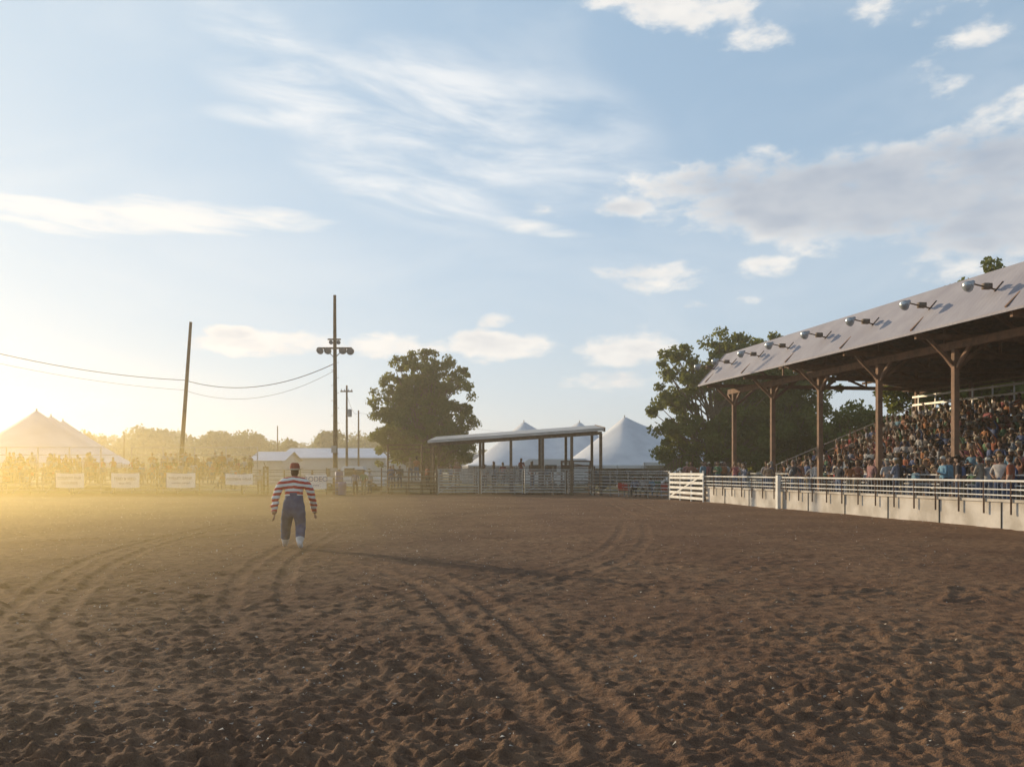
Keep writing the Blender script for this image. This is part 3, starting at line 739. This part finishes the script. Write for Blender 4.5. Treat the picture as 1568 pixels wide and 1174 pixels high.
for px,Yc in((952,59.9),(960,59.7),(1018,58.2)): chair(px,Yc)
b=MB(); b.lathe((0,0,0),(0,0,1),[(0,0),(0,.28),(.03,.3),(.3,.29),(.32,.305),(.6,.29),(.62,.305),(.88,.3),(.92,.27),(.92,0)],18,0)
b.obj('blue_barrel',[M_blue],None,True,loc=(gx(524,64.2),64.2,.0))
b=MB(); b.lathe((0,0,0),(0,0,1),[(0,.27),(.02,.29),(1.65,.29),(1.7,.26),(1.7,0)],18,0); b.tube((0,0,-.1),(0,0,1.8),.1,n=8,m=1)
b.obj('padded_pole_wrap',[M_blue,M_wood],None,True,loc=(gx(519,65.4),65.5,0))

# ------------------------------------------------------------ poles
def lightpole():
    Y=66.5; X=gx(513,Y); r=empty('light_pole',(X,Y,0)); b=MB()
    ht=gz(452,Y); seg=8
    for k in range(seg):
        a=k/seg;c=(k+1)/seg; b.tube((.02*math.sin(a*5),0,ht*a),(.02*math.sin(c*5),0,ht*c),.19-.08*a,.19-.08*c,12)
    za=gz(536,Y)
    b.beam((-1.05,-.16,za+.12),(1.25,-.16,za+.12),.1,.12); b.beam((-.5,-.16,gz(520,Y)),(.45,-.16,gz(520,Y)),.1,.1)
    b.beam((-.7,-.16,za+.1),(0,-.13,za-.6),.04,.05); b.beam((.7,-.16,za+.1),(0,-.13,za-.6),.04,.05)
    for k in range(14): b.tube((0,0,2.4+k*.55),(.3*(1 if k%2 else -1),0,2.4+k*.55),.012,n=4)
    b.obj('pole',[M_wood],r)
    b=MB()
    for x,z,dx in((-.95,za,-.5),(-.42,za,-.2),(.62,za,.3),(1.15,za-.05,.5),(-.2,gz(524,Y),-.3),(.3,gz(524,Y),.3)):
        s_=.85 if abs(x)>.4 else .5
        b.beam((x,-.16,z+.1),(x,-.3,z),.04,.04,0)
        b.lathe((x,-.28,z),(dx*.4,-.85,-.45),[(-.2*s_,.07*s_),(-.1*s_,.13*s_),(0,.16*s_),(.12*s_,.25*s_),(.24*s_,.31*s_),(.28*s_,.33*s_)],16,0)
        b.lathe((x,-.28,z),(dx*.4,-.85,-.45),[(.24*s_,.29*s_),(.27*s_,.15*s_),(.28*s_,0)],16,1)
    b.obj('floodlights',[M_steel,M_glass],r,True)
    b=MB(); b.box((-.25,-.42,1.2),(.2,-.2,1.9)); b.box((-.2,-.36,3.0),(.15,-.18,3.5)); b.obj('electrical_box',[M_steel],r)
lightpole()
def pole(px,Y,ytop,r0=.16,lean=0,arm=True,base=0):
    X=gx(px,Y); ht=gz(ytop,Y); b=MB(); b.tube((0,0,0),(lean,0,ht),r0,r0*.6,10)
    if arm:
        b.beam((-.6+lean,-.12,ht-.6),(.6+lean,-.12,ht-.6),.1,.12)
        for x in(-.5,-.2,.2,.5): b.lathe((x+lean,-.12,ht-.54),(0,0,1),[(0,.05),(.06,.06),(.12,.03),(.16,.04),(.18,0)],8,1)
    return b.obj('utility_pole',[M_wood,M_steel],None,loc=(X,Y,0))
pole(274,74,493,.2,lean=.96,arm=False)
p=pole(531,90,590,.14); 
b=MB(); b.lathe((.3,-.1,7.0),(0,0,1),[(0,0),(0,.22),(.7,.22),(.75,.1),(.75,0)],12); b.obj('transformer',[M_steel],p)
pole(549,112,628,.14,arm=False); pole(425,130,652,.12,arm=False); pole(190,120,660,.1,arm=False)
def wire(pts,sag,name='power_line',r=.012):
    cu=bpy.data.curves.new(name,'CURVE'); cu.dimensions='3D'; cu.bevel_depth=r; cu.bevel_resolution=1
    for a,b_ in zip(pts[:-1],pts[1:]):
        a=Vector(a);b_=Vector(b_); s_=cu.splines.new('POLY'); s_.points.add(24)
        for k in range(25):
            f=k/24; q=a.lerp(b_,f); q.z-=sag*4*f*(1-f); s_.points[k].co=(*q,1)
    cu.materials.append(M_black); o=bpy.data.objects.new(name,cu); link(o)
lp=(gx(283,74),74,gz(582,74)); mp=(gx(511,66.5),66.5,gz(557,66.5))
wire([(gx(-420,60),60,gz(400,60)),lp],1.6,r=.026); wire([lp,mp],1.1,r=.026)
lp2=(gx(282,74),74,gz(597,74)); wire([(gx(-420,60),60,gz(430,60)),lp2,(mp[0],mp[1],gz(568,66.5))],1.3,r=.012)
wire([(gx(531,90),90,gz(603,90)),(gx(549,112),112,gz(632,112)),(gx(900,260),260,gz(668,260))],.8,r=.014)

# ------------------------------------------------------------ tents & buildings
def tent(name,c,Ls,Wd,rz,peaks,eave,pk,mid,wall=True,nS=60,nT=20):
    r=empty(name,(c[0],c[1],0),rz); b=MB(); vs=[];fs=[]
    def Hs(s_):
        pts=[-Ls/2]+list(peaks)+[Ls/2]
        for a,c_ in zip(pts[:-1],pts[1:]):
            if a<=s_<=c_+1e-6:
                f=(s_-a)/(c_-a)
                if a==-Ls/2: return (f)**1.12
                if c_==Ls/2: return (1-f)**1.12
                return mid+(1-mid)*abs(2*f-1)**1.4
        return 0
    for i in range(nS+1):
        s_=-Ls/2+Ls*i/nS; h=Hs(s_)
        for j in range(nT+1):
            tt=-1+2*j/nT; e=(1-abs(tt))**1.12
            vs.append((s_,tt*Wd/2,eave+(pk-eave)*h*e+.08*math.sin(s_*2.1)*(1-e)*e*4*.3))
    for i in range(nS):
        for j in range(nT): fs.append((i*(nT+1)+j,(i+1)*(nT+1)+j,(i+1)*(nT+1)+j+1,i*(nT+1)+j+1))
    b.add(vs,fs); b.obj('canopy',[M_canvas],r,True)
    b=MB()
    for (xa,ya,xb_,yb_) in((-Ls/2,-Wd/2,Ls/2,-Wd/2),(Ls/2,-Wd/2,Ls/2,Wd/2),(Ls/2,Wd/2,-Ls/2,Wd/2),(-Ls/2,Wd/2,-Ls/2,-Wd/2)):
        b.add([(xa,ya,eave-.35),(xb_,yb_,eave-.35),(xb_,yb_,eave),(xa,ya,eave)],[(0,1,2,3)])
        n=int(math.hypot(xb_-xa,yb_-ya)/3)
        for k in range(n+1):
            f=k/n; x=xa+(xb_-xa)*f;y=ya+(yb_-ya)*f; b.tube((x,y,0),(x,y,eave),.04,n=6,m=1)
            ox=1.3*(1 if x>0 else -1) if abs(abs(x)-Ls/2)<.01 else 0; oy=1.3*(1 if y>0 else -1) if abs(abs(y)-Wd/2)<.01 else 0
            b.tube((x,y,eave),(x+ox,y+oy,0),.015,n=4,m=1)
    if wall: b.add([(-Ls/2,Wd/2-.1,0),(Ls/2,Wd/2-.1,0),(Ls/2,Wd/2-.1,eave),(-Ls/2,Wd/2-.1,eave)],[(0,1,2,3)])
    for s_ in peaks: b.tube((s_,0,0),(s_,0,pk+.15),.06,n=8,m=1)
    b.obj('walls_and_poles',[M_canvas,M_steel],r)
Y=90.
tent('white_tent',(gx(78,Y),Y,0),30,15,math.radians(109),(-8.5,0,8.5),2.3,gz(628,Y-8),.72)
Y=105; tent('white_tent',(gx(1010,Y),Y,0),23,16,math.radians(-6),(-4.0,4.2),2.3,gz(637,Y),.72)
Y=122; tent('white_tent',(gx(850,Y),Y,0),24,15,math.radians(6),(-4.2,3.3),2.4,gz(645,Y),.7)
Y=98; tent('white_tent',(gx(1125,Y),Y+3,0),18,12,math.radians(-10),(-4,4.),2.6,gz(682,Y),.7)

def shed(name,px0,px1,Y,yr,ye,depth,mats):
    b=MB(); xa=gx(px0,Y);xb=gx(px1,Y);zr_=gz(yr,Y);ze=gz(ye,Y)
    b.add([(xa,Y,0),(xb,Y,0),(xb,Y,ze),(xa,Y,ze)],[(0,1,2,3)],1); b.add([(xa,Y+depth,0),(xb,Y+depth,0),(xb,Y+depth,ze),(xa,Y+depth,ze)],[(3,2,1,0)],1)
    for x in(xa,xb): b.add([(x,Y,0),(x,Y+depth,0),(x,Y+depth,ze),(x,Y+depth/2,zr_-.08),(x,Y,ze)],[(0,1,2,3,4)],1)
    o_=.4
    b.add([(xa-o_,Y-o_,ze-.1),(xb+o_,Y-o_,ze-.1),(xb+o_,Y+depth/2,zr_),(xa-o_,Y+depth/2,zr_)],[(0,1,2,3)],0)
    b.add([(xa-o_,Y+depth+o_,ze-.1),(xb+o_,Y+depth+o_,ze-.1),(xb+o_,Y+depth/2,zr_),(xa-o_,Y+depth/2,zr_)],[(3,2,1,0)],0)
    n=int((xb-xa)/4)
    for k in range(n): 
        x=xa+(k+.3)*(xb-xa)/n; b.box((x,Y-.03,.9),(x+1.3,Y+.02,2.0),2)
    b.obj(name,mats)
M_wallg=mat('metal_siding',(.5,.5,.5),(.42,.42,.42),1,.6); M_win=mat('dark_opening',(.04,.045,.05),None,3,.3)
M_wroof=mat('white_metal_roof',(.62,.66,.74),(.52,.56,.64),.6,.45,.1)
shed('livestock_barn',430,590,125,684,700,14,[M_wroof,M_wallg,M_win])
shed('livestock_barn',385,432,110,690,704,9,[M_wroof,M_wallg,M_win])
shed('livestock_barn',590,640,140,692,703,12,[M_wroof,M_wallg,M_win])
shed('livestock_barn',700,800,150,694,705,12,[mat('tin_roof',(.4,.36,.33)),M_wallg,M_win])

def vehicle(name,px,Y,L,prof,wid,col,wheels,wins,rz=0):
    r=empty(name,(gx(px,Y),Y,0),rz); b=MB(); n=len(prof)
    vs=[(x,-wid/2,z) for x,z in prof]+[(x,wid/2,z) for x,z in prof]
    b.add(vs,[tuple(range(n)),tuple(range(2*n-1,n-1,-1))]+[(i,n+i,n+(i+1)%n,(i+1)%n) for i in range(n)])
    o=b.obj('body',[col],r); md=o.modifiers.new('bv','BEVEL'); md.width=.07; md.segments=3; md.limit_method='ANGLE'
    b=MB()
    for (x0,x1,z0,z1) in wins:
        for sg in(-1,1): b.box((x0,sg*wid/2-.012,z0),(x1,sg*wid/2+.012,z1))
    b.obj('windows',[M_win],r)
    b=MB()
    for x in wheels:
        for sg in(-1,1): b.lathe((x,sg*(wid/2-.22),.38),(0,sg,0),[(0,.1),(0,.36),(.03,.38),(.2,.38),(.24,.34),(.24,.2),(.21,.18),(.21,0)],18)
    b.obj('wheels',[M_black],r)
white=mat('white_car_paint',(.72,.72,.72),(.68,.68,.68),1,.25)
vehicle('pickup_truck',541,74,5.4,[(-2.7,.45),(2.7,.45),(2.7,1.1),(1.5,1.25),(.85,2.05),(-.7,2.05),(-.9,1.25),(-2.7,1.25)],1.9,white,(-1.75,1.75),[(-.55,.25,1.3,1.9),(.32,.95,1.3,1.8)])
vehicle('horse_trailer',855,80,6.,[(-3,.5),(2.8,.5),(3.1,1.2),(2.9,2.4),(2.3,2.75),(-2.6,2.75),(-3,2.5)],2.2,white,(-.5,.45),[(-2.6,-1.6,1.6,2.2),(-1.2,-.2,1.6,2.2),(.2,1.2,1.6,2.2)])
vehicle('pickup_truck',893,84,5.4,[(-2.7,.45),(2.7,.45),(2.7,1.15),(1.5,1.25),(.85,2.0),(-.7,2.0),(-.9,1.3),(-2.7,1.3)],1.9,mat('dark_car_paint',(.05,.05,.06),None,1,.25),(-1.75,1.75),[(-.55,.25,1.3,1.8),(.32,.95,1.3,1.75)])
b=MB(); 
b.beam((gx(1000,72),72,.2),(gx(1042,72),72,1.9),1.2,.08,0)
for dy in(-.6,.6):
    for z in(.5,1.0): b.beam((gx(1000,72),72+dy,.2+z),(gx(1042,72),72+dy,1.9+z),.04,.05,1)
    for k in range(6):
        f=k/5; x=gx(1000+42*f,72); b.tube((x,72+dy,0),(x,72+dy,1.2+1.7*f),.03,n=6,m=1)
b.box((gx(1042,72),71.3,1.82),(gx(1075,72),72.7,1.92),0)
for f in(0,.5,1): b.tube((gx(1042+33*f,72),71.4,0),(gx(1042+33*f,72),71.4,2.9),.03,n=6,m=1)
b.beam((gx(1042,72),71.4,2.9),(gx(1075,72),71.4,2.9),.04,.05,1)
b.obj('stairway_ramp',[M_plank,M_rust])

# ------------------------------------------------------------ trees
def leaves(name,centers,radii,per,size,mt,parent=None,flat=.8):
    cs=np.array(centers); k=len(cs); n=k*per
    ci=np.repeat(np.arange(k),per); u=rng.normal(size=(n,3)); u/=np.linalg.norm(u,axis=1)[:,None]
    rr=np.array(radii)[ci][:,None]*(rng.random((n,1))**.45); p=cs[ci]+u*rr*np.array([1,1,flat])
    a=rng.normal(size=(n,3)); a/=np.linalg.norm(a,axis=1)[:,None]; b_=np.cross(a,rng.normal(size=(n,3))); b_/=np.linalg.norm(b_,axis=1)[:,None]
    s_=(size*(.6+.8*rng.random((n,1))))
    q=np.stack([p-a*s_-b_*s_*.1,p-b_*s_*.6,p+a*s_,p+b_*s_*.6],1).reshape(-1,3)
    me=bpy.data.meshes.new(name); me.vertices.add(4*n); me.vertices.foreach_set('co',q.ravel()); me.loops.add(4*n); me.loops.foreach_set('vertex_index',np.arange(4*n))
    me.polygons.add(n); me.polygons.foreach_set('loop_start',np.arange(n)*4); me.update(calc_edges=True)
    at=me.attributes.new('tint','FLOAT','POINT'); tv=np.clip(rng.random(k)[ci]*.7+rng.random(n)*.3,0,1); at.data.foreach_set('value',np.repeat(tv,4).astype(np.float32))
    me.materials.append(mt); o=bpy.data.objects.new(name,me); link(o,parent); return o
def tree(name,x,y,ht,lobes,ncl,per,leaf=.17,cr=.8,trunk=.45,low=.12):
    r=empty(name,(x,y,0)); b=MB(); cs=[];rs=[]
    vol=np.array([l[2]**2*l[3] for l in lobes]); vol/=vol.sum()
    for k in range(ncl):
        l=lobes[rng.choice(len(lobes),p=vol)]; u=rng.normal(size=3); u/=np.linalg.norm(u); q=u*(rng.random()**.42)
        p=(l[0]+q[0]*l[2],q[1]*l[2]*.9,l[1]+q[2]*l[3])
        if p[2]<ht*low: continue
        cs.append(p); rs.append(cr*random.uniform(.55,1.25))
    pts=[Vector((0,0,-.2))]; 
    for k in range(1,9): pts.append(Vector((random.uniform(-.25,.25),random.uniform(-.25,.25),ht*.82*k/8)))
    for k in range(8): b.tube(pts[k],pts[k+1],trunk*(1-k/8.5),trunk*(1-(k+1)/8.5),10)
    for c in cs[::2]:
        c=Vector(c); k=max(1,min(7,int((c.z*.55)/(ht*.82)*8))); s0=pts[k]; m_=s0.lerp(c,.5)+Vector((random.uniform(-.4,.4),random.uniform(-.4,.4),-.3)); 
        b.tube(s0,m_,trunk*.28*(1-k/10),trunk*.15,6); b.tube(m_,c,trunk*.15,.02,5)
    b.obj('trunk_and_limbs',[M_wood],r); leaves('foliage',cs,rs,per,leaf,M_leaf,r)
Y=95.; X=gx(650,Y)
tree('cottonwood_tree',X,Y,14.3,[(-1.2,10.5,3.2,3.8),(-3.4,7.6,2.4,3.8),(2.4,10.0,2.8,3.4),(4.0,6.2,1.9,3.2),(-.2,6,4.6,4.2),(-3.8,4.6,1.9,2.6),(2.8,4.2,2.8,2.6),(.4,12.0,2.4,2.1)],620,80,.15,.60,low=.1)
Y=80.; X=gx(1090,Y)
tree('cottonwood_tree',X,Y,14.5,[(-2.4,9.8,2.6,3.6),(1.6,10.9,2.8,3.4),(-3.6,6.3,2.2,3.),(-1.5,3.8,3.8,2.6),(3.6,9.6,3.2,3.8),(3,5,4.2,4.)],440,100,.17,.72)
tree('cottonwood_tree',gx(1215,Y),Y+3,14.5,[(-1,10.6,3.4,3.4),(2.0,9.4,3.2,3.6),(0,5.,5,4.)],300,95,.18,.8)
tree('cottonwood_tree',gx(1340,72),78,8.4,[(0,4.6,3.6,3.0),(2.5,4,3,2.6)],150,80,.18,.75)
tree('cottonwood_tree',gx(1490,60),60,15.2,[(0,11.6,2.6,4.0),(2,8,4,3),(-2,7.,3.5,3.5)],240,100,.17,.8)
tree('cottonwood_tree',gx(1440,90),92,8.,[(0,4.5,5,3.)],120,80,.2,.9)
tree('cottonwood_tree',gx(806,200),200,gz(651,200),[(0,7.6,2.6,3.4),(0,4,3.4,3)],70,60,.25,.9)

cs=[];rs=[]
def band(pa,pb,Y,ytop,var,step=7):
    px=pa
    while px<pb:
        top=ytop+var*(math.sin(px*.045)+math.sin(px*.013+2)+math.sin(px*.11)*.5)*.5+random.uniform(-.3,.3)*var
        z=gz(top,Y); x=gx(px,Y); r_=Y*.009
        zz=z-r_*.6
        while zz>0: cs.append((x+random.uniform(-1,1),Y+random.uniform(-8,8),zz)); rs.append(r_*random.uniform(.7,1.2)); zz-=r_*1.1
        px+=step*random.uniform(.7,1.3)
band(-300,600,260,672,16); band(-300,660,340,668,10); band(560,1700,330,690,8); band(1000,1700,260,688,8)
for px,yt in((225,655),(340,657),(385,662),(500,657),(445,670)):
    Y_=240; z=gz(yt,Y_)
    for k in range(22): cs.append((gx(px,Y_)+random.gauss(0,2.2),Y_+random.uniform(-3,3),z-1.5-abs(random.gauss(0,3.2)))); rs.append(1.7)
leaves('distant_treeline',cs,rs,75,.5,M_leafd)

# ------------------------------------------------------------ atmospheric haze & added volumes for the golden glare
def vol(name,dens_,col,g,mk):
    m=bpy.data.materials.new(name); m.use_nodes=True; t=NT(m.node_tree); t.n.remove(t.n['Principled BSDF'])
    v=t.new('ShaderNodeVolumeScatter'); v.inputs['Color'].default_value=(*col,1); v.inputs['Density'].default_value=dens_; v.inputs['Anisotropy'].default_value=g
    t.l.new(v.outputs[0],t.n['Material Output'].inputs['Volume']); b=MB(); mk(b); return b.obj(name,[m])
vol('haze',.0013,(1,.90,.72),.56,lambda b:b.box((-500,-40,-2),(500,520,26)))
vol('glare_haze',.0026,(1,.74,.26),.75,lambda b:b.ell((-22,25,-.5),(23,39,6.0),0,40,20))  # three nested golden volumes, added to imitate lens glare at left
vol('glare_haze',.0048,(1,.70,.20),.75,lambda b:b.ell((-20,21,-.5),(18.5,30,4.8),0,40,20))
vol('glare_haze',.0062,(1,.68,.17),.75,lambda b:b.ell((-17,17,-.5),(14.5,23,4.0),0,40,20))
